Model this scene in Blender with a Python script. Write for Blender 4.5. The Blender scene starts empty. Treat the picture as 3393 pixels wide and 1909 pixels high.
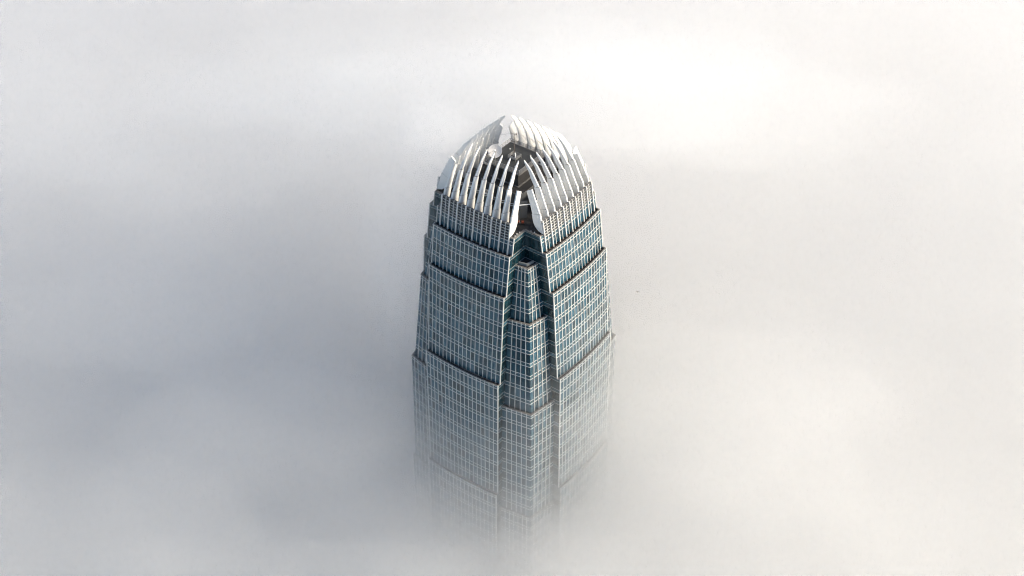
import bpy, math, random
from mathutils import Vector, Matrix, noise
random.seed(7)
sc = bpy.context.scene
COL = sc.collection
R = math.radians

# ------------------------------------------------------------------ camera
CAM = Vector((200.595, -273.667, 240.546))
FW = Vector((-0.463330, 0.629067, -0.624180))
RT = Vector((0.805257, 0.592925, -0.000177))
UP = Vector((-0.369980, 0.502707, 0.781281))
FPX = 4717.8
cd = bpy.data.cameras.new('camera')
cam = bpy.data.objects.new('camera', cd)
COL.objects.link(cam)
cd.sensor_width = 36.0
cd.lens = FPX / 3393.0 * 36.0
cd.clip_start = 1.0
cd.clip_end = 8000.0
cam.matrix_world = Matrix(((RT.x, UP.x, -FW.x, CAM.x), (RT.y, UP.y, -FW.y, CAM.y), (RT.z, UP.z, -FW.z, CAM.z), (0, 0, 0, 1)))
sc.camera = cam
FH = Vector((FW.x, FW.y, 0)).normalized()       # horizontal view direction
RH = Vector((FH.y, -FH.x, 0))                    # to the right of it

# ------------------------------------------------------------------ sky, sun, exposure
SUN_TURN, SUN_EL = 99.0, 31.0                    # degrees to the right of the view direction, elevation
saz = math.atan2(FH.y, FH.x) - R(SUN_TURN)
world = bpy.data.worlds.new('World')
sc.world = world
world.use_nodes = True
wn = world.node_tree
wn.nodes.clear()
sky = wn.nodes.new('ShaderNodeTexSky')
sky.sky_type = 'NISHITA'
sky.sun_disc = False
sky.sun_elevation = R(SUN_EL)
sky.sun_rotation = math.pi / 2 - saz
sky.altitude = 600
bg = wn.nodes.new('ShaderNodeBackground')
bg.inputs['Strength'].default_value = 0.078
wo = wn.nodes.new('ShaderNodeOutputWorld')
wn.links.new(sky.outputs[0], bg.inputs['Color'])
wn.links.new(bg.outputs[0], wo.inputs['Surface'])
sd = bpy.data.lights.new('sun', 'SUN')
sd.energy = 3.2
sd.angle = R(20)
sd.color = (1.0, 0.87, 0.68)
sun = bpy.data.objects.new('sun', sd)
COL.objects.link(sun)
SD = Vector((math.cos(saz) * math.cos(R(SUN_EL)), math.sin(saz) * math.cos(R(SUN_EL)), math.sin(R(SUN_EL))))
sun.location = SD * 900
sun.rotation_euler = SD.to_track_quat('Z', 'Y').to_euler()
sc.view_settings.view_transform = 'Standard'
sc.view_settings.look = 'None'
sc.view_settings.gamma = 1.0
sc.view_settings.exposure = 1.21
cy = sc.cycles
cy.max_bounces = 16
cy.diffuse_bounces = 3
cy.glossy_bounces = 3
cy.transmission_bounces = 2
cy.volume_bounces = 13
cy.transparent_max_bounces = 64
cy.use_denoising = True
cy.denoising_prefilter = 'FAST'
cy.use_adaptive_sampling = True
cy.adaptive_threshold = 0.1
cy.adaptive_min_samples = 72
cy.filter_width = 1.15
cy.sample_clamp_indirect = 3.0
cy.caustics_reflective = False
cy.caustics_refractive = False

# ------------------------------------------------------------------ materials
def mat(name, color, rough=0.5, metal=0.0, spec=0.5, vary=0.0, scale=0.6, bump=0.0, pane=0.0, tint=None):
    m = bpy.data.materials.new(name)
    m.use_nodes = True
    nt = m.node_tree
    b = nt.nodes['Principled BSDF']
    b.inputs['Base Color'].default_value = (*color, 1)
    b.inputs['Roughness'].default_value = rough
    b.inputs['Metallic'].default_value = metal
    b.inputs['Specular IOR Level'].default_value = spec
    if tint: b.inputs['Specular Tint'].default_value = (*tint, 1)
    if vary or bump:
        tc = nt.nodes.new('ShaderNodeTexCoord')
        no = nt.nodes.new('ShaderNodeTexNoise')
        no.inputs['Scale'].default_value = scale
        no.inputs['Detail'].default_value = 5
        nt.links.new(tc.outputs['Object'], no.inputs['Vector'])
        if vary:
            rp = nt.nodes.new('ShaderNodeValToRGB')
            rp.color_ramp.elements[0].position = 0.3
            rp.color_ramp.elements[1].position = 0.7
            rp.color_ramp.elements[0].color = (*[c * (1 - vary) for c in color], 1)
            rp.color_ramp.elements[1].color = (*[min(1, c * (1 + vary * 0.5)) for c in color], 1)
            nt.links.new(no.outputs['Fac'], rp.inputs['Fac'])
            nt.links.new(rp.outputs['Color'], b.inputs['Base Color'])
        if bump:
            bp = nt.nodes.new('ShaderNodeBump')
            bp.inputs['Strength'].default_value = bump
            nt.links.new(no.outputs['Fac'], bp.inputs['Height'])
            nt.links.new(bp.outputs['Normal'], b.inputs['Normal'])
    if pane:
        at = nt.nodes.new('ShaderNodeAttribute')
        at.attribute_name = 'pane'
        mx = nt.nodes.new('ShaderNodeValToRGB')
        e = mx.color_ramp.elements
        e[0].color = (*[c * (1 - pane) for c in color], 1)
        e[1].color = (*[c * (1 + pane) for c in color], 1)
        e[1].position = 0.8
        x = e.new(0.93)
        x.color = (*[c * (1 + pane) for c in color], 1)
        x = e.new(1.0)
        x.color = (*[min(1, c * 1.5 + 0.05) for c in color], 1)   # a pane with its blind half down
        nt.links.new(at.outputs['Fac'], mx.inputs['Fac'])
        nt.links.new(mx.outputs['Color'], b.inputs['Base Color'])
        mr = nt.nodes.new('ShaderNodeMapRange')
        mr.inputs['To Min'].default_value = rough * 0.6
        mr.inputs['To Max'].default_value = rough * 1.6
        nt.links.new(at.outputs['Fac'], mr.inputs['Value'])
        nt.links.new(mr.outputs['Result'], b.inputs['Roughness'])
    return m

M_WHITE = mat('white_aluminium', (0.60, 0.60, 0.585), 0.5, 0, 0.35, vary=0.10, scale=0.35)
M_FIN = mat('white_fin_panel', (0.76, 0.765, 0.755), 0.7, 0, 0.2, vary=0.08, scale=0.25)
M_SEAM = mat('panel_seam', (0.22, 0.21, 0.2), 0.7)
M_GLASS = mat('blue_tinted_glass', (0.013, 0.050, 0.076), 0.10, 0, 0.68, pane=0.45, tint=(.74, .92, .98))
M_SPAND = mat('spandrel_glass', (0.024, 0.066, 0.090), 0.16, 0, 0.68, pane=0.22, tint=(.8, .95, .98))
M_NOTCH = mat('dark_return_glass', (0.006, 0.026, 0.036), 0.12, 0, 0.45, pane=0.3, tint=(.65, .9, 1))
M_TRIM = mat('grey_trim', (0.30, 0.315, 0.31), 0.5, 0, 0.4, vary=0.1)
M_LEDGE = mat('dark_ledge_roofing', (0.045, 0.040, 0.037), 0.9, vary=0.35, scale=1.2)
M_COPING = mat('weathered_coping', (0.15, 0.145, 0.14), 0.7, vary=0.2, scale=0.8)
M_LOUV = mat('dark_louvre', (0.028, 0.036, 0.042), 0.6, vary=0.2, scale=1.5)
M_DECK = mat('dark_roof_membrane', (0.034, 0.037, 0.038), 0.85, vary=0.3, scale=0.5, bump=0.1)
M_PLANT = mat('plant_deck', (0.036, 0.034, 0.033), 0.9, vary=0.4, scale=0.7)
M_DARK = mat('dark_roof_cladding', (0.026, 0.025, 0.025), 0.8, vary=0.3, scale=0.6)
M_STEEL = mat('galvanised_steel', (0.27, 0.27, 0.265), 0.6, 0.2, vary=0.15, scale=2)
M_BROWN = mat('brown_painted_steel', (0.10, 0.075, 0.062), 0.6, vary=0.2, scale=3)
M_DISH = mat('dish_white_paint', (0.58, 0.57, 0.56), 0.5, vary=0.06, scale=1.0)
M_UNIT = mat('pale_teal_housing', (0.13, 0.16, 0.16), 0.6, vary=0.25, scale=1.2)
M_GREY = mat('grey_wall_panel', (0.10, 0.105, 0.11), 0.6, vary=0.2, scale=0.6)
M_ORANGE = mat('orange_paint', (0.34, 0.075, 0.035), 0.6, vary=0.2, scale=2)
M_GROUND = mat('city_ground', (0.11, 0.115, 0.11), 0.9, vary=0.4, scale=0.02)
M_BIRD = mat('dark_plumage', (0.05, 0.042, 0.036), 0.8, vary=0.3, scale=6)

# ------------------------------------------------------------------ mesh helpers
class MB:
    def __init__(s):
        s.v, s.f, s.m, s.p, s.sm = [], [], [], [], []
    def quad(s, pts, m=0, pane=0.5, smooth=False):
        i = len(s.v)
        s.v += [tuple(p) for p in pts]
        s.f.append(tuple(range(i, i + len(pts))))
        s.m.append(m); s.p.append(pane); s.sm.append(smooth)
    def grid(s, pts, mats, flip=False):
        """one connected sheet: rows of points from the top down, one material for each row of panes"""
        i = len(s.v); n = len(pts[0])
        for r in pts: s.v += [tuple(p) for p in r]
        for a in range(len(pts) - 1):
            for c in range(n - 1):
                k = i + a * n + c
                q = (k, k + n, k + n + 1, k + 1)
                s.f.append(q[::-1] if flip else q)
                s.m.append(mats[a]); s.p.append(random.random()); s.sm.append(False)
    def rings(s, rings, m=0, caps=True, smooth=False):
        i = len(s.v); n = len(rings[0])
        for r in rings:
            s.v += [tuple(p) for p in r]
        for k in range(len(rings) - 1):
            for j in range(n):
                a = i + k * n + j; b = i + k * n + (j + 1) % n
                s.f.append((a, b, b + n, a + n)); s.m.append(m); s.p.append(.5); s.sm.append(smooth)
        if caps:
            s.f.append(tuple(i + j for j in reversed(range(n)))); s.m.append(m); s.p.append(.5); s.sm.append(False)
            e = i + (len(rings) - 1) * n
            s.f.append(tuple(e + j for j in range(n))); s.m.append(m); s.p.append(.5); s.sm.append(False)
    def box(s, c, d, m=0, rot=0.0):
        cx, cy_, cz = c; dx, dy, dz = d[0] / 2, d[1] / 2, d[2] / 2
        ca, sa = math.cos(rot), math.sin(rot)
        def q(x, y, z): return (cx + x * ca - y * sa, cy_ + x * sa + y * ca, cz + z)
        lo = [q(-dx, -dy, -dz), q(dx, -dy, -dz), q(dx, dy, -dz), q(-dx, dy, -dz)]
        hi = [q(-dx, -dy, dz), q(dx, -dy, dz), q(dx, dy, dz), q(-dx, dy, dz)]
        s.rings([lo, hi], m)
    def rod(s, a, b, r, m=0, n=6, r2=None):
        a, b = Vector(a), Vector(b)
        d = (b - a).normalized()
        x = d.orthogonal().normalized(); y = d.cross(x)
        r2 = r if r2 is None else r2
        rg = []
        for p, rr in ((a, r), (b, r2)):
            rg.append([p + (x * math.cos(2 * math.pi * k / n) + y * math.sin(2 * math.pi * k / n)) * rr for k in range(n)])
        s.rings(rg, m, smooth=n > 6)
    def build(s, name, mats, parent=None, loc=None, label=None, cat=None, group=None, kind=None):
        me = bpy.data.meshes.new(name)
        base = Vector(loc) if loc else Vector((0, 0, 0))
        me.from_pydata([(v[0] - base.x, v[1] - base.y, v[2] - base.z) for v in s.v], [], s.f)
        for m in mats: me.materials.append(m)
        me.polygons.foreach_set('material_index', s.m)
        me.polygons.foreach_set('use_smooth', s.sm)
        at = me.attributes.new('pane', 'FLOAT', 'FACE')
        at.data.foreach_set('value', s.p)
        me.update()
        o = bpy.data.objects.new(name, me)
        COL.objects.link(o)
        o.location = base
        if parent is not None:
            o.parent = parent
            o.matrix_parent_inverse = Matrix()
            o.location = base - parent.matrix_world.translation if not parent.get('_abs') else base
        tag(o, label, cat, group, kind)
        return o

def tag(o, label=None, cat=None, group=None, kind=None):
    if label: o['label'] = label
    if cat: o['category'] = cat
    if group: o['group'] = group
    if kind: o['kind'] = kind

def empty(name, loc, label, cat, group=None):
    o = bpy.data.objects.new(name, None)
    COL.objects.link(o)
    o.location = loc
    tag(o, label, cat, group)
    bpy.context.view_layer.update()
    return o

# ------------------------------------------------------------------ ground
g = MB()
g.quad([(-2400, -2400, -395), (2400, -2400, -395), (2400, 2400, -395), (-2400, 2400, -395)])
g.build('ground', [M_GROUND], kind='structure')

# ------------------------------------------------------------------ the tower
tower = empty('skyscraper', (0, 0, 0), 'tapering glass skyscraper with white grid facade and claw crown rising out of fog', 'skyscraper')
HW = 13.5            # half width of a face
BAY = 1.5
BOW = 0.8            # how far the middle of a face bulges
class Face:          # local frame of one of the four faces
    def __init__(s, k):
        s.k = k
        a = R(-90 + 90 * k)
        s.n = Vector((round(math.cos(a)), round(math.sin(a)), 0))
        s.t = Vector((-s.n.y, s.n.x, 0))
    def P(s, u, n, z): return s.t * u + s.n * n + Vector((0, 0, z))
FACES = [Face(k) for k in range(4)]
def bow(u): return BOW * (1 - (u / HW) ** 2) if abs(u) <= HW else 0.0
# name, z top, z bottom, half depth top, half depth bottom, floors
TIERS = [
    ('A', 5.2, 0.0, 18.65, 19.44, 0),
    ('B', 0.0, -12.9, 20.77, 22.32, 3),
    ('C', -12.9, -44.0, 23.5, 25.58, 7),
    ('D', -44.0, -89.4, 26.66, 27.2, 10),
    ('E', -89.4, -150.0, 28.06, 28.1, 13),
    ('F', -150.0, -395.0, 29.2, 29.2, 27),
]
WINS = []            # (area in the picture, quad, pane value)
def px(p):
    d = Vector(p) - CAM
    w = d.dot(FW)
    return Vector((FPX * d.dot(RT) / w, -FPX * d.dot(UP) / w))
def window(pts, val, normal):
    c = (Vector(pts[0]) + Vector(pts[2])) / 2
    ar = 0.0
    if normal.dot(CAM - c) > 0:
        q = [px(p) for p in pts]
        for i in range(4):
            ar += q[i].x * q[(i + 1) % 4].y - q[(i + 1) % 4].x * q[i].y
    WINS.append((abs(ar), [tuple(p) for p in pts], val))

def floor_lines(z0, z1, nf):
    """heights of the white horizontal lines and the glass rows between them"""
    h = (z0 - z1) / nf
    lines, rows = [], []
    for k in range(nf):
        a = z0 - k * h - (0.25 if k == 0 else -0.02)
        b = z0 - k * h - 1.22
        lines += [a, b]
        rows.append((a, b, 1))
        nxt = z0 - (k + 1) * h + 0.02 if k < nf - 1 else z1
        rows.append((b, nxt, 0))
    return lines, rows

def tier_wall(fc, name, z0, z1, a0, a1, nf, prev):
    def A(z): return a0 + (a1 - a0) * (z0 - z) / (z0 - z1)
    us = [-HW + BAY * i for i in range(19)]
    wall, fr = MB(), MB()
    if name == 'A':
        rows_mid = [(3.0, 0.0, 0), (4.1, 3.0, 1)] + [(5.1 + 0.8 * i + 0.0, 4.1 + (0 if i == 0 else 0.2 + 0.8 * i), 2) for i in range(1)]
        zs = [4.1, 4.95, 5.8, 6.65, 7.5, 8.35, 9.1]
        lines = [3.0, 4.1]
        rows = [(4.1, 3.0, 1), (3.0, 0.0, 0)]
        lrows = [(zs[i + 1], zs[i], 2) for i in range(6)]
    else:
        lines, rows = floor_lines(z0, z1, nf)
        lrows = []
        if name == 'F': rows = rows
    KM = {0: 3, 1: 0, 2: 1}
    if name == 'A':
        sets = [(0, 1, [(5.0, 4.1, 1)] + rows), (1, 17, lrows[::-1] + rows), (17, 18, [(5.0, 4.1, 1)] + rows)]
    else:
        sets = [(0, 18, [(z0 - .02, rows[0][0], 1)] + rows)]
    for lo, hi, rr in sets:
        zl = [rr[0][0]] + [r[1] for r in rr]
        wall.grid([[fc.P(us[i], A(z) + bow(us[i]), z) for i in range(lo, hi + 1)] for z in zl], [KM[r[2]] for r in rr])
        for (za, zb, kind) in rr:
            if kind != 0 or name == 'F': continue
            for i in range(lo, hi):
                u0, u1 = us[i] + .05, us[i + 1] - .05
                j = random.uniform(.025, .05); j2 = random.uniform(.025, .05)
                pts = [fc.P(u0, A(zb) + bow(u0) + j, zb + .04), fc.P(u1, A(zb) + bow(u1) + .075 - j, zb + .04),
                       fc.P(u1, A(za) + bow(u1) + j2, za - .04), fc.P(u0, A(za) + bow(u0) + .075 - j2, za - .04)]
                window(pts, random.random(), fc.n)
    if name == 'A':      # solid back of the louvre wall
        for i in range(1, 17):
            u0, u1 = us[i], us[i + 1]
            wall.quad([fc.P(u0, A(9.1) + bow(u0) - .5, 9.1), fc.P(u1, A(9.1) + bow(u1) - .5, 9.1), fc.P(u1, A(5) + bow(u1) - .5, 5.0), fc.P(u0, A(5) + bow(u0) - .5, 5.0)], 1)
    # horizontals
    def strip(z, h, d0, d1, m=0, lo=0, hi=18):
        rg = []
        for i in range(lo, hi + 1):
            b = A(z) + bow(us[i])
            rg.append([fc.P(us[i], b + d0, z - h / 2), fc.P(us[i], b + d1, z - h / 2), fc.P(us[i], b + d1, z + h / 2), fc.P(us[i], b + d0, z + h / 2)])
        fr.rings(rg, m)
    for z in lines: strip(z, .15, -.03, .12)
    if name == 'A':
        for z in zs[1:-1]: strip(z, .12, -.03, .10, 0, 1, 17)
        strip(9.14, .22, -.55, .1, 1, 1, 17)
        strip(5.1, .2, -.5, .1, 1, 0, 1)
        strip(5.1, .2, -.5, .1, 1, 17, 18)
    else:
        strip(z0 - .02, .22, -.24, .14, 1)
    # mullions
    for i, u in enumerate(us):
        thick = 0.15; dep = .2; top = z0 + .12
        if i in (0, 18): thick = .26
        if name == 'A':
            top = 9.45
            if i in (0, 18): top = 5.3
            elif i % 2 == 1: thick, dep, top = .31, .42, 9.6
        rg = []
        for z in (z1 - (.25 if name != 'F' else 0), top):
            b = A(z) + bow(u)
            rg.append([fc.P(u - thick / 2, b - .06, z), fc.P(u + thick / 2, b - .06, z), fc.P(u + thick / 2, b + dep, z), fc.P(u - thick / 2, b + dep, z)])
        fr.rings(rg, 0)
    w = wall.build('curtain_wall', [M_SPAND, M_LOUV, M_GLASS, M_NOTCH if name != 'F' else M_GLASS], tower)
    fr.build('mullion_grid', [M_WHITE, M_COPING], w)
    # terrace on top of this tier, in front of the tier above
    if prev is not None:
        pb = prev[4]
        le = MB()
        for i in range(18):
            u0, u1 = us[i], us[i + 1]
            zt = z0 - .5
            le.quad([fc.P(u0, a0 + bow(u0) - .3, zt), fc.P(u1, a0 + bow(u1) - .3, zt), fc.P(u1, pb + bow(u1) - .05, zt), fc.P(u0, pb + bow(u0) - .05, zt)], 0)
        le.build('terrace', [M_LEDGE], w)

def notch_wall(fc, side, name, z0, z1, a0, a1, nf, zk):
    """return wall at one end of a face, running in to the corner of the notch"""
    def A(z): return a0 + (a1 - a0) * (z0 - z) / (z0 - z1)
    wall, fr = MB(), MB()
    if name == 'A':
        lines, rows = [4.75, 3.55], [(5.1, 4.75, 1), (4.75, 3.55, 1), (3.55, 0, 0)]
    else:
        lines, rows = floor_lines(z0, z1, nf)
    u = side * (HW - .06)
    nb = 5
    zl = [rows[0][0]] + [r[1] for r in rows]
    wall.grid([[fc.P(u, HW + (A(z) - .08 - HW) * i / nb, z) for i in range(nb + 1)] for z in zl], [1 if r[2] else 0 for r in rows], flip=side > 0)
    for z in lines:
        b = A(z)
        rg = []
        for n in (HW - .06 * 0, b - .1):
            rg.append([fc.P(u - side * .03, n, z - .06), fc.P(u + side * .07, n, z - .06), fc.P(u + side * .07, n, z + .06), fc.P(u - side * .03, n, z + .06)])
        fr.rings(rg, 0)
    for i in range(1, nb):
        f = i / nb
        rg = []
        for z in (z1, z0 - .1):
            n = HW + (A(z) - .08 - HW) * f
            rg.append([fc.P(u - side * .02, n - .03, z), fc.P(u + side * .04, n - .03, z), fc.P(u + side * .04, n + .03, z), fc.P(u - side * .02, n + .03, z)])
        fr.rings(rg, 2)
    if name == 'A':
        fr.rings([[fc.P(u - side * .45, n, 5.0), fc.P(u + side * .12, n, 5.0), fc.P(u + side * .12, n, 5.24), fc.P(u - side * .45, n, 5.24)] for n in (HW - .12, A(5.1) - .1)], 1)
    else:
        fr.rings([[fc.P(u - side * .2, n, z0 - .16), fc.P(u + side * .12, n, z0 - .16), fc.P(u + side * .12, n, z0 + .06), fc.P(u - side * .2, n, z0 + .06)] for n in (max(HW, a0 - 1.9), a0 - .12)], 1)
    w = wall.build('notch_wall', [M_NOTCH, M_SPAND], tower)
    fr.build('mullion_grid', [M_TRIM, M_COPING, M_DARK], w)

prev = None
for T in TIERS:
    for fc in FACES:
        tier_wall(fc, *T, prev)
        for side in (-1, 1):
            notch_wall(fc, side, *T, None)
    prev = T

# corner blocks that fill the lower part of each notch: z top, z bottom, tip top/bottom, end top/bottom, floors
KTIERS = [(-4.5, -21.9, 17.3, 19.3, 17.9, 20.35, 4), (-21.9, -53.5, 20.0, 22.2, 21.5, 23.65, 7),
          (-53.5, -97.0, 22.9, 23.4, 24.75, 25.0, 10), (-97.0, -150.0, 23.95, 24.0, 25.6, 25.65, 12), (-150.5, -395, 24.6, 24.6, 26.3, 26.3, 27)]
def corner_block(fc, idx, z0, z1, t0, t1, e0, e1, nf, prevk):
    # local frame: face fc on the left of the corner, its right neighbour on the right; corner direction = t + n
    wall, fr = MB(), MB()
    lines, rows = floor_lines(z0, z1, nf)
    def lp(z, a, b): return a + (b - a) * (z0 - z) / (z0 - z1)
    def pt(side, d, z, off=0.0):
        """side 0: from the tip along the left wall, side 1: along the right wall; d metres from the tip"""
        tp, en = lp(z, t0, t1), lp(z, e0, e1)
        if side == 0:
            tip, end = Vector((tp, tp)), Vector((HW, en))
        else:
            tip, end = Vector((tp, tp)), Vector((en, HW))
        L = (end - tip).length
        f = d / L
        q = tip + (end - tip) * f
        dr = (end - tip).normalized()
        nr = Vector((dr.y, -dr.x))
        if nr.dot(Vector((1, 1))) < 0: nr = -nr
        q += nr * off
        return fc.P(q.x, q.y, z)
    nm = 3 + idx if idx < 3 else 6
    for side in (0, 1):
        st = [0.0] + [(k + .85) / (nm + .85) for k in range(nm)] + [1.0]
        def length(z): return (Vector((lp(z, t0, t1),) * 2) - Vector((HW, lp(z, e0, e1)))).length
        def dist(i, z): return st[i] * length(z)
        nrm = (fc.n if side == 0 else fc.t)
        zl = [rows[0][0]] + [r[1] for r in rows]
        cols = range(len(st))
        sheet = [[pt(side, dist(i, z), z) for i in cols] for z in zl]
        if side == 0: sheet = [r[::-1] for r in sheet]
        wall.grid(sheet, [2 if (r[2] == 0 and idx < 3) else 1 - r[2] for r in rows])
        for (za, zb, kind) in rows:
            if kind != 0 or idx > 2: continue
            for i in range(len(st) - 1):
                o = .03
                pts = [pt(side, dist(i, zb) + o, zb + .04, .03), pt(side, dist(i + 1, zb) - o, zb + .04, .04), pt(side, dist(i + 1, za) - o, za - .04, .03), pt(side, dist(i, za) + o, za - .04, .04)]
                if side == 0: pts.reverse()
                window(pts, random.random(), nrm)
        for i in range(1, len(st) - 1):
            rg = []
            for z in (z1 - .2, z0 + .1):
                d = dist(i, z)
                rg.append([pt(side, d - .08, z, -.05), pt(side, d + .08, z, -.05), pt(side, d + .08, z, .27), pt(side, d - .08, z, .27)])
            fr.rings(rg, 0)
    def band(z, h, d0, d1, m):
        rg = []
        tp, en = lp(z, t0, t1), lp(z, e0, e1)
        c = [(Vector((HW, en)), Vector((.1, 1)).normalized()), (Vector((tp, tp)), Vector((1, 1)).normalized() * 1.35), (Vector((en, HW)), Vector((1, .1)).normalized())]
        for q, o in c:
            a, b = q + o * d0, q + o * d1
            rg.append([fc.P(a.x, a.y, z - h / 2), fc.P(b.x, b.y, z - h / 2), fc.P(b.x, b.y, z + h / 2), fc.P(a.x, a.y, z + h / 2)])
        fr.rings(rg, m)
    for z in lines: band(z, .15, -.03, .12, 0)
    band(z0 - .02, .22, -.4, .14, 1)
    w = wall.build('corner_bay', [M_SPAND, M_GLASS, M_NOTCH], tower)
    fr.build('mullion_grid', [M_WHITE, M_COPING], w)
    le = MB()
    zt = z0 - .3
    le.quad([fc.P(HW, HW, zt), fc.P(e0 - .2, HW, zt), fc.P(t0 - .25, t0 - .25, zt), fc.P(HW, e0 - .2, zt)], 0)
    if idx == 0:   # the raised rim round the dark top
        for k, (q0, q1) in enumerate((((HW + .1, 16.6), (16.0, 16.0)), ((16.0, 16.0), (16.6, HW + .1)))):
            q0, q1 = Vector(q0), Vector(q1)
            d = (q1 - q0).normalized(); nn = Vector((-d.y, d.x)) * .22
            e = d * (.1 if k == 0 else 0)
            rg = []
            for q in (q0, q1):
                rg.append([fc.P(*(q - nn), z0 - .28), fc.P(*(q + nn), z0 - .28), fc.P(*(q + nn), z0 + .55 - .003 * k), fc.P(*(q - nn), z0 + .55 - .003 * k)])
            le.rings(rg, 1)
    le.build('terrace', [M_LEDGE, M_TRIM], w)
for fc in FACES:
    pk = None
    for i, K in enumerate(KTIERS):
        corner_block(fc, i, *K, pk)
        pk = K

# windows: the hundred that show largest are parts of their own, the rest one mesh
WINS.sort(key=lambda w: -w[0])
for ar, pts, val in WINS[:100]:
    b = MB(); b.quad(pts, 0, val)
    b.build('window', [M_GLASS], tower)
b = MB()
for ar, pts, val in WINS[100:]: b.quad(pts, 0, val)
b.build('window', [M_GLASS], tower, kind='stuff')

# ------------------------------------------------------------------ crown fins
FO = [(18.75, 5.35), (18.05, 8.45), (17.4, 11.25)], [(17.22, 11.35), (15.9, 14.2), (14.55, 17.45)], [(14.22, 17.5), (12.8, 19.55), (11.4, 21.5), (10.1, 22.7), (8.75, 23.8)]
FI = [(15.2, 5.35), (14.85, 7.6), (14.4, 10.25)], [(14.58, 10.35), (13.85, 12.9), (12.72, 16.65)], [(12.96, 16.75), (11.7, 18.6), (10.4, 21.15), (9.6, 22.15), (8.8, 23.25)]
def lean(z):         # the fins of a face draw together towards their tips
    for (za, sa), (zb, sb) in zip(((6, 1), (11.6, .97), (18, .93)), ((11.6, .97), (18, .93), (25, .865))):
        if z <= zb: return sa + (sb - sa) * max(0, (z - za) / (zb - za))
    return .865
def fin(fc, u, short=False, first=True):
    mb = MB()
    off = -bow(12.0) + bow(u)
    th = [.23, .205, .18]
    segs = 3 if not short else 2
    for k in range(segs):
        out, inn = list(FO[k]), list(FI[k])
        if short and k == 0:
            inn = [(18.2, 5.35), (17.1, 5.75), (16.0, 6.7), (15.25, 7.9), (14.66, 10.25)]
            out = [(18.75, 5.35), (18.55, 6.4), (18.3, 7.4), (18.1, 8.3), (17.4, 11.25)]
        if short and k == 1:
            out = [(17.22, 11.35), (15.8, 14.4), (14.1, 17.9)]
            inn = [(14.82, 10.35), (14.0, 12.9), (12.45, 16.8)]
        t = th[k]
        rg = []
        n = len(out)
        for i in range(n):
            tt = t if not (k == 2) else t * (1 - .35 * i / (n - 1))
            (ro, zo), (ri, zi) = out[i], inn[i]
            rg.append([fc.P(u * lean(zo) - tt, ro + off, zo), fc.P(u * lean(zi) - tt, ri + off, zi), fc.P(u * lean(zi) + tt, ri + off, zi), fc.P(u * lean(zo) + tt, ro + off, zo)])
        mb.rings(rg, 0)
    # recessed dark joint between the segments
    for k in range(segs - 1):
        a0, a1 = FO[k][-1], FI[k][-1]
        b0, b1 = FO[k + 1][0], FI[k + 1][0]
        t = .19
        rg = []
        for (ro, zo), (ri, zi) in (((a0[0] - .2, a0[1] - .15), (a1[0] + .2, a1[1] - .15)), ((b0[0] - .12, b0[1] + .1), (b1[0] + .12, b1[1] + .1))):
            rg.append([fc.P(u * lean(zo) - t, ro + off, zo), fc.P(u * lean(zi) - t, ri + off, zi), fc.P(u * lean(zi) + t, ri + off, zi), fc.P(u * lean(zo) + t, ro + off, zo)])
        mb.rings(rg, 1)
    mb.build('crown_fin', [M_FIN, M_SEAM], tower)
for fc in FACES:
    for k in range(9):
        fin(fc, -12 + 3 * k, short=k in (0, 8))
    # short brace rods between neighbouring fins
    for k in range(8):
        u = -12 + 3 * k
        mb = MB()
        o1 = bow(u + 1.5) - bow(12)
        mb.rod(fc.P(u * .965 + .2, 14.3 + o1, 13.0), fc.P((u + 3) * .96 - .2, 14.6 + o1, 13.8), .065)
        mb.rod(fc.P(u * .965 + .2, 14.4 + o1, 12.2), fc.P((u + 3) * .96 - .2, 14.6 + o1, 13.55), .065)
        mb.build('brace_rod', [M_FIN], tower)
    # beam across each notch between the end fins
    mb = MB()
    nx = FACES[(fc.k + 1) % 4]
    a, b = fc.P(11.75, 14.1, 13.3), nx.P(-11.75, 14.1, 13.3)
    mb.rod(a, b, .13)
    mb.build('notch_beam', [M_FIN], tower)

# ------------------------------------------------------------------ roof
pd = MB()       # plant deck: the cross-shaped floor inside the crown
zz = 5.02
pd.quad([(-HW, -HW, zz), (HW, -HW, zz), (HW, HW, zz), (-HW, HW, zz)])
for fc in FACES:
    pd.quad([fc.P(-HW, HW, zz), fc.P(HW, HW, zz), fc.P(HW, 18.5, zz), fc.P(-HW, 18.5, zz)])
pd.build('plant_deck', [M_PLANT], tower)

core = MB()
core.rings([[(-7.0, -7.0, 5.0), (7.0, -7.0, 5.0), (7.0, 7.0, 5.0), (-7.0, 7.0, 5.0)], [(-7.0, -7.0, 10.88), (7.0, -7.0, 10.88), (7.0, 7.0, 10.88), (-7.0, 7.0, 10.88)]], 0)
core.build('plant_room', [M_GREY], tower)
sk = MB()       # flat dark roof of the plant room, with rounded corners
def rsq(h, r, z, n=5):
    o = []
    for cx, cy_, a0 in ((h - r, -(h - r), -90), (h - r, h - r, 0), (-(h - r), h - r, 90), (-(h - r), -(h - r), 180)):
        for i in range(n + 1):
            a = R(a0 + 90 * i / n)
            o.append((cx + r * math.cos(a), cy_ + r * math.sin(a), z))
    return o
sk.rings([rsq(7.5, 2.2, 10.9), rsq(7.5, 2.2, 11.2)], 0)
sk.rings([rsq(7.62, 2.3, 10.93), rsq(7.62, 2.3, 11.16)], 1)
sk.build('lower_roof', [M_DARK, M_COPING], tower)
rim = MB()
rim.rings([rsq(4.95, .1, 11.22), rsq(4.95, .1, 11.45)], 0)
rim.rings([rsq(4.6, .05, 11.46, 1), rsq(4.6, .05, 16.3, 1)], 1)
rim.build('upper_plant_room', [M_COPING, M_DARK], tower)
dk = MB()
dk.rings([rsq(6.08, .05, 16.35, 1), rsq(6.08, .05, 16.85, 1)], 1)
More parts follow.
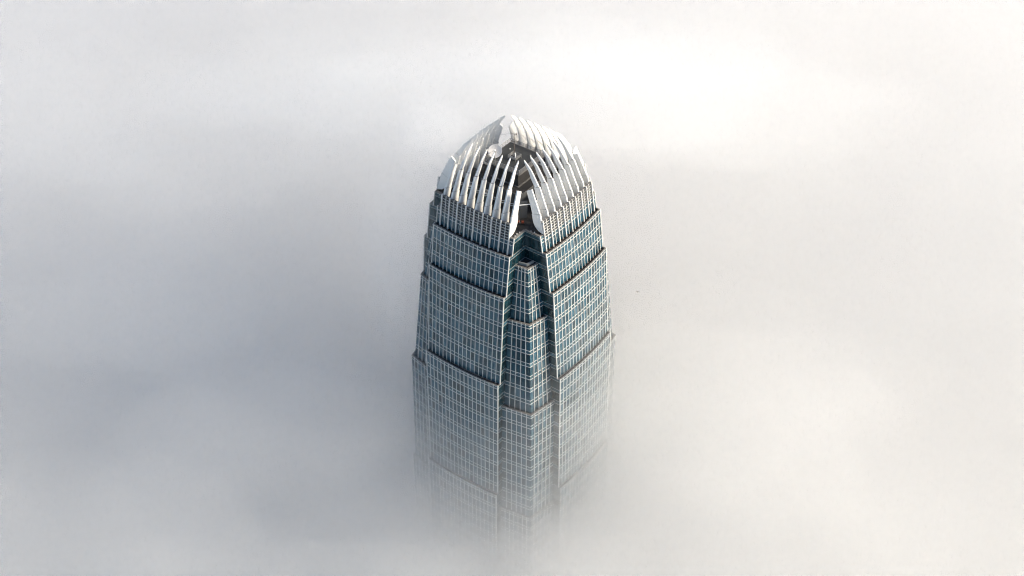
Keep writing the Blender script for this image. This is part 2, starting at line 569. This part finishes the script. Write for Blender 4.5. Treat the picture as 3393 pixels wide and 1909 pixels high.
dk.quad([(-5.75, -5.75, 16.87), (5.75, -5.75, 16.87), (5.75, 5.75, 16.87), (-5.75, 5.75, 16.87)], 0)
deck = dk.build('roof_deck', [M_DECK, M_COPING], tower)
rl = MB()
h = 5.98
for fc in FACES:
    for zr, w in ((17.3, .05), (17.65, .05), (18.05, .075)):
        rl.rod(fc.P(-h, h + .0, zr), fc.P(h, h, zr), w, n=5)
    for i in range(10):
        u = -h + 2 * h * i / 10
        rl.rod(fc.P(u, h, 16.9), fc.P(u, h, 18.1), .05, n=5)
rl.build('railing', [M_STEEL], deck)

# ------------------------------------------------------------------ things on the roof
# lattice platform with antenna mast
mast = empty('antenna_mast', (0.2, -0.5, 16.87), 'thin brown antenna mast with two crossbars standing on the dark roof deck', 'antenna')
def part(mb, name, mats, thing): 
    o = mb.build(name, mats)
    o.parent = thing
    o.location = Vector(o.location) - Vector(thing.location)
    return o
mb = MB(); b0 = Vector((0.2, -0.5, 16.87))
mb.rod(b0, b0 + Vector((0, 0, 5.6)), .12, n=8, r2=.09); mb.rod(b0 + Vector((0, 0, 5.6)), b0 + Vector((0, 0, 8.3)), .085, n=8, r2=.075)
part(mb, 'mast_pole', [M_BROWN], mast)
for zc, ln in ((8.25, .68), (5.8, .85)):
    mb = MB()
    c = b0 + Vector((0, 0, zc))
    dv = (RH * .97 - FH * .25).normalized()
    mb.rod(c - dv * ln, c + dv * ln, .055)
    mb.rod(c - dv * ln - Vector((0, 0, .14)), c - dv * ln + Vector((0, 0, .3)), .11, n=8)
    mb.rod(c + dv * ln - Vector((0, 0, .14)), c + dv * ln + Vector((0, 0, .3)), .11, n=8)
    part(mb, 'crossbar', [M_BROWN], mast)
plat = empty('mast_platform', (0.2, -0.3, 16.87), 'square lattice platform of grey steel rails round the foot of the antenna mast', 'platform')
mb = MB()
cx, cy_, hp = 0.2, -0.35, 1.35
for zr in (17.5, 17.85, 18.2):
    for fc in FACES:
        a, b_ = fc.P(-hp, hp, zr), fc.P(hp, hp, zr)
        o = Vector((cx, cy_, 0))
        mb.rod(a + o, b_ + o, .05, n=5)
part(mb, 'rail', [M_STEEL], plat)
mb = MB()
for i in range(7):
    y = -hp + .3 + 2 * (hp - .3) * i / 6
    if abs(y) < .25: continue
    mb.box((cx, cy_ + y, 17.48), (2 * hp - .2, .14, .1))
part(mb, 'grating', [M_STEEL], plat)
for sx in (-1, 1):
    for sy in (-1, 1):
        mb = MB(); mb.rod((cx + sx * hp, cy_ + sy * hp, 16.87), (cx + sx * hp, cy_ + sy * hp, 18.25), .06, n=6)
        part(mb, 'leg', [M_STEEL], plat)
mb = MB(); 
mb.rod((.75, -.75, 16.87), (.75, -.75, 19.0), .19, n=10)
mb.rod((.75, -.75, 19.0), (.75, -.75, 19.12), .21, n=10)
mb.build('vent_post', [M_FIN], loc=(.75, -.75, 16.87), label='short thick white vent post beside the foot of the antenna mast', cat='vent pipe')

# satellite dish
DC = Vector((-3.7, -4.35, 19.9))
dish = empty('satellite_dish', (-3.7, -5.2, 16.87), 'round pale satellite dish on thin legs at the edge of the roof deck', 'satellite dish')
aim = ((CAM - DC).normalized() * .9 - RH * .15 + Vector((0, 0, .35))).normalized()
ax = aim.cross(Vector((0, 0, 1))).normalized(); ay = ax.cross(aim)
mb = MB()
rings = []
RD = 1.98
prof = [(r, .42 * (r / RD) ** 2) for r in (.02, .4, .8, 1.3, 1.7, RD)] + [(RD + .03, .42), (RD, .36)] + [(r, .42 * (r / RD) ** 2 - .06) for r in (1.7, 1.3, .8, .4, .02)]
for r, hgt in prof:
    rings.append([DC + (ax * math.cos(2 * math.pi * k / 40) + ay * math.sin(2 * math.pi * k / 40)) * r + aim * (hgt - .2) for k in range(40)])
mb.rings(rings, 0, smooth=True)
part(mb, 'reflector', [M_DISH], dish)
mb = MB()
fpt = DC + aim * 1.25
mb.rod(fpt - aim * .3, fpt + aim * .12, .34, n=12, r2=.24)
part(mb, 'feed_horn', [M_FIN], dish)
for k in range(3):
    a = R(90 + 120 * k)
    mb = MB(); mb.rod(DC + (ax * math.cos(a) + ay * math.sin(a)) * 1.92 + aim * .2, fpt, .035)
    part(mb, 'feed_arm', [M_STEEL], dish)
for (fx, fy) in ((-4.75, -5.75), (-2.7, -5.75), (-3.9, -3.9)):
    mb = MB(); mb.rod((fx, fy, 16.87), DC + Vector((.25 * (fx + 3.7), -.25, -.75)) if fy > -5 else Vector((fx, fy, 18.8)), .07)
    part(mb, 'leg', [M_STEEL], dish)
mb = MB(); mb.rod((-4.75, -5.75, 18.8), (-2.7, -5.75, 18.8), .06); mb.rod((-4.75, -5.75, 18.8), DC - aim * .3, .06); mb.rod((-2.7, -5.75, 18.8), DC - aim * .3, .06)
part(mb, 'support_frame', [M_STEEL], dish)
mb = MB(); mb.box(DC - aim * .5 + Vector((.75, -.45, -.75)), (.55, .4, .4), 0, .3); mb.rod(DC - aim * .1, DC - aim * .5 + Vector((.75, -.45, -.75)), .09)
part(mb, 'drive_motor', [M_COPING], dish)

# small roof lamps
def lamp(x, y, label):
    mb = MB()
    p = Vector((x, y, 16.87))
    mb.rod(p, p + Vector((0, 0, .35)), .05)
    mb.rings([[p + Vector((math.cos(k * math.pi / 4) * r, math.sin(k * math.pi / 4) * r, z)) for k in range(8)] for r, z in ((.08, .36), (.17, .44), (.18, .55), (.1, .66))], 0, smooth=True)
    mb.build('roof_lamp', [M_FIN], loc=p, label=label, cat='lamp', group='small lamps on the roof deck')
lamp(-3.4, 2.4, 'small white dome lamp on the dark roof behind the antenna mast')
lamp(3.4, 3.0, 'small white dome lamp on the dark roof behind the tips of the sunlit fins')
lamp(3.2, -4.1, 'small white dome lamp on the dark roof in the near corner')

# plant housings between the fins and the core
def unit(name, x, y, z, d, rot, m, label, legs=True):
    t = empty(name, (x, y, z), label, 'roof unit', 'plant housings inside the crown')
    mb = MB(); mb.box((x, y, z + d[2] / 2), d, 0, rot); part(mb, 'housing', [m], t)
    mb = MB(); mb.box((x, y, z + d[2] + .06), (d[0] + .15, d[1] + .15, .12), 0, rot); part(mb, 'cover', [M_STEEL], t)
    mb = MB()
    for i in range(3):
        mb.rings([[(x + (i - 1) * d[0] * .3 * math.cos(rot) + .34 * math.cos(k * math.pi / 6), y + (i - 1) * d[0] * .3 * math.sin(rot) + .34 * math.sin(k * math.pi / 6), z + d[2] + zz_) for k in range(12)] for zz_ in (.13, .32)], 0)
    part(mb, 'fan_cowl', [M_LOUV], t)
unit('cooling_unit', -2.6, -10.4, 5.03, (3.4, 1.8, 4.9), 0, M_UNIT, 'pale teal cooling unit seen between the middle fins of the shaded side')
unit('cooling_unit', -7.6, -10.6, 5.03, (3.6, 1.8, 5.4), 0, M_UNIT, 'pale teal cooling unit under the satellite dish behind the fins')
unit('cooling_unit', 10.6, -3.2, 5.03, (1.9, 3.4, 5.3), 0, M_UNIT, 'pale teal cooling unit behind the sunlit fins near the front notch')
unit('cooling_unit', 10.8, 3.4, 5.03, (1.9, 3.6, 5.0), 0, M_UNIT, 'pale teal cooling unit behind the sunlit fins far from the front notch')
unit('cooling_unit', -11.2, 3.4, 5.03, (1.9, 4.4, 4.4), 0, M_GREY, 'grey cooling unit behind the far shaded fins')
unit('cooling_unit', 2.2, 11.0, 5.03, (4.4, 1.9, 4.6), 0, M_GREY, 'grey cooling unit behind the far sunlit fins')

# ducts and the orange hoist in the front notch
hoist = empty('orange_hoist', (10.75, -11.75, 5.03), 'small orange winch on a dark base on the plant deck in the front notch', 'winch')
mb = MB(); mb.box((10.75, -11.75, 5.25), (2.2, 1.0, .44), 0, R(35)); part(mb, 'base', [M_DARK], hoist)
mb = MB(); mb.box((11.2, -11.4, 5.82), (.75, .6, .5), 0, R(35)); part(mb, 'housing', [M_ORANGE], hoist)
mb = MB(); mb.rod((9.95, -12.4, 5.95), (10.35, -11.85, 5.95), 0.3, n=14); part(mb, 'drum', [M_ORANGE], hoist)
mb = MB(); mb.rod((10.05, -12.25, 5.5), (10.2, -12.05, 6.9), .06); mb.rod((10.2, -12.05, 6.9), (11.35, -12.95, 6.3), .05); part(mb, 'arm', [M_STEEL], hoist)
duct = MB()
pts = [Vector((6.5 + 3.2 * math.sin(t), -9.4 - 2.4 * math.cos(t), 8.6)) for t in [R(-60 + 15 * i) for i in range(10)]]
for a, b_ in zip(pts, pts[1:]): duct.rod(a, b_, .22, n=8)
duct.build('bent_duct', [M_LOUV], loc=(7.5, -10.0, 8.6), label='dark bent duct above the plant deck behind the front notch', cat='duct')
pw = MB()
for i, (w0, hh) in enumerate(((2.4, 4.0), (1.5, 3.6))):
    pass
scr = MB()
scr.box((9.2, -9.2, 7.9), (3.2, .25, 5.75), 0, R(-45 + 90))
scr.build('plant_screen', [M_GREY], loc=(9.2, -9.2, 5.03), label='grey panel screen on the plant deck facing the front notch', cat='screen')
# white lights along the edge of the front notch
for i, (x, y) in enumerate(((12.9, -15.2), (12.75, -16.3), (12.95, -17.4), (15.1, -12.9), (16.2, -12.75))):
    mb = MB(); p = Vector((x, y, 5.03))
    mb.box(p + Vector((0, 0, .12)), (.3, .3, .24), 0, .4)
    mb.build('flood_lamp', [M_FIN], loc=p, cat='lamp', group='small flood lamps along the front notch',
             label='small white flood lamp on the dark deck edge of the front notch')

# ------------------------------------------------------------------ bird
pb = CAM + (FW + RT * ((2112.6 - 1696.5) / FPX) - UP * ((966 - 954.5) / FPX)) * 330
mb = MB()
rg = []
for t, r in ((-.26, .015), (-.18, .045), (-.05, .07), (.08, .06), (.17, .045), (.22, .05), (.28, .03), (.32, .008)):
    rg.append([pb + FH * t + (RH * math.cos(k * math.pi / 4) + Vector((0, 0, 1)) * math.sin(k * math.pi / 4)) * r for k in range(8)])
mb.rings(rg, 0, smooth=True)
for s in (-1, 1):
    w = []
    for d, z, f0, f1, th in ((.04, .02, .12, -.08, .02), (.22, .09, .16, -.06, .016), (.40, .07, .10, -.08, .012), (.55, .02, -.02, -.1, .006)):
        c = pb + RH * s * d + Vector((0, 0, z))
        w.append([c + FH * f0, c + FH * (f0 + f1) / 2 + Vector((0, 0, th)), c + FH * f1, c + FH * (f0 + f1) / 2 - Vector((0, 0, th))])
    mb.rings(w, 0)
mb.rings([[pb - FH * .2 + RH * .03, pb - FH * .2 + Vector((0, 0, .015)), pb - FH * .2 - RH * .03, pb - FH * .2 - Vector((0, 0, .015))],
          [pb - FH * .42 + RH * .1, pb - FH * .42 + Vector((0, 0, .008)), pb - FH * .42 - RH * .1, pb - FH * .42 - Vector((0, 0, .008))]], 0)
mb.v = [tuple(pb + (Vector(v) - pb) * .8) for v in mb.v]
mb.build('bird', [M_BIRD], loc=pb, label='tiny dark bird gliding over the fog to the right of the tower', cat='bird')

# ------------------------------------------------------------------ fog
def fog_mat(name, dens, aniso, color):
    m = bpy.data.materials.new(name)
    m.use_nodes = True
    nt = m.node_tree
    nt.nodes.clear()
    o = nt.nodes.new('ShaderNodeOutputMaterial')
    v = nt.nodes.new('ShaderNodeVolumePrincipled')
    v.inputs['Density'].default_value = dens
    v.inputs['Density Attribute'].default_value = ''
    v.inputs['Color'].default_value = (*color, 1)
    v.inputs['Anisotropy'].default_value = aniso
    nt.links.new(v.outputs[0], o.inputs['Volume'])
    return m

def sig(x): return 1 / (1 + math.exp(-max(-30, min(30, x))))
def fog(i, dens, front, back, q0, width, amp, wav, right=.35):
    N, RAD = 180, 1500.0
    cs = []
    for k in range(N + 1):
        t = 2 * k / N - 1
        cs.append(math.copysign(1, t) * (abs(t) * 120 + abs(t) ** 3.2 * (RAD - 120)))
    mb = MB()
    top, bot = [], []
    zb = -396.2 - .4 * i
    for y in cs:
        for x in cs:
            f = x * FH.x + y * FH.y
            r = x * RH.x + y * RH.y
            q = f + right * max(0.0, min(r, 60.0))
            d = math.hypot(x, y)
            far = min(1.0, max(0.0, (d - 25) / 120))
            # a bank that rises away from the camera and levels out behind the tower
            e = q - q0
            z = front + (back - front) * sig(e / width)
            z += .85 * min(0.0, f + 30) * (1 if f > -330 else 330 / max(330, -f)) + 55 * (1 - math.exp(-max(0.0, f - 20) / 150))
            z += .145 * max(-260.0, min(0.0, r - 5)) + .20 * sig(-(f + 8) / 12) * max(-150.0, min(0.0, r))
            if i == 0: z -= 16 * (1 - math.exp(-(max(0.0, q - 24) / 120) ** 2))
            n1 = noise.fractal(Vector((x / wav, y / wav, 3.7 + i * 5.1)), 1.0, 2.1, 4)
            z += amp * n1 * (.3 + .7 * far)
            top.append((x, y, z)); bot.append((x, y, zb))
    n = N + 1
    me = bpy.data.meshes.new('fog')
    f = []
    for a in range(N):
        for c in range(N):
            k = a * n + c
            f.append((k, k + 1, k + n + 1, k + n))
    off = n * n
    f += [tuple(off + j for j in reversed(q)) for q in list(f)]
    for c in range(N):
        f.append((c + 1, c, off + c, off + c + 1))
        k = N * n + c
        f.append((k, k + 1, off + k + 1, off + k))
        k = c * n
        f.append((k, k + n, off + k + n, off + k))
        k = c * n + N
        f.append((k + n, k, off + k, off + k + n))
    me.from_pydata(top + bot, [], f)
    me.update()
    me.materials.append(fog_mat('fog_air', dens, .45, (.999, .999, .998)))
    o = bpy.data.objects.new('fog', me)
    COL.objects.link(o)
    tag(o, 'thick white fog bank hiding the city and the lower storeys of the tower', 'fog', 'layers of the fog bank', 'stuff')
# density, top in front of the tower, top behind it, where the rise sits, how wide it is, waves
LAYERS = [(.005, -40, 26, 4, 11, 7, 65, .3), (.011, -68, -26, 0, 26, 10, 80, .08), (.026, -88, -56, 0, 32, 13, 90, .0), (.034, -105, -84, 0, 34, 16, 100, .0), (.030, -122, -104, 0, 36, 18, 115, .0)]
for i, L in enumerate(LAYERS): fog(i, *L)

# loose wisps that drift round the tower above the bank: an outer and an inner body each, so that the edge stays soft
def wisp(f, r, z, rf, rr, rz, dens, seed):
    for k, (sc_, dn) in enumerate(((1.0, dens * .4), (.72, dens * .7)) if seed < 7 else ((1.0, dens),)):
        me = bpy.data.meshes.new('fog_wisp')
        vs, fs = [], []
        NU, NV = 40, 22
        c = FH * f + RH * r + Vector((0, 0, z))
        for j in range(NV + 1):
            th = math.pi * j / NV
            for i in range(NU):
                ph = 2 * math.pi * i / NU
                d = Vector((math.sin(th) * math.cos(ph), math.sin(th) * math.sin(ph), math.cos(th)))
                w = sc_ * (1 + .42 * noise.fractal(d * 1.9 + Vector((seed * 3.1, k * .4, seed)), 1.0, 2.1, 4))
                vs.append(c + FH * d.x * rf * w + RH * d.y * rr * w + Vector((0, 0, d.z * rz * w)))
        for j in range(NV):
            for i in range(NU):
                a = j * NU + i; b = j * NU + (i + 1) % NU
                fs.append((a, b, b + NU, a + NU))
        me.from_pydata([tuple(v) for v in vs], [], fs)
        me.update()
        me.materials.append(fog_mat('fog_air', dn, .45, (.999, .999, .998)))
        o = bpy.data.objects.new('fog_wisp', me)
        COL.objects.link(o)
        tag(o, 'thin wisp of fog drifting round the tower above the fog bank', 'fog', 'wisps of fog round the tower', 'stuff')
WISPS = [(36, 4, 13, 28, 110, 26, .024, 1), (-34, 58, -50, 26, 60, 44, .0075, 2), (4, -33, -22, 16, 15, 44, .022, 3),
         (-44, 18, -101, 15, 25, 10, .020, 4), (-44, -26, -108, 15, 24, 10, .018, 5), (3, -21, 22, 9, 13, 15, .05, 6),
         (-28, -74, -62, 26, 44, 15, .0055, 7), (-52, -128, -80, 30, 52, 17, .0055, 8), (34, -100, 0, 32, 52, 16, .005, 9),
         (-58, -50, -98, 18, 34, 11, .006, 10), (70, -170, -12, 40, 66, 18, .005, 11), (-66, -96, -98, 24, 40, 13, .0055, 12),
         (4, -120, -46, 22, 46, 12, .0055, 13), (-60, 92, -82, 26, 48, 14, .004, 14)]
for W in WISPS: wisp(*W)
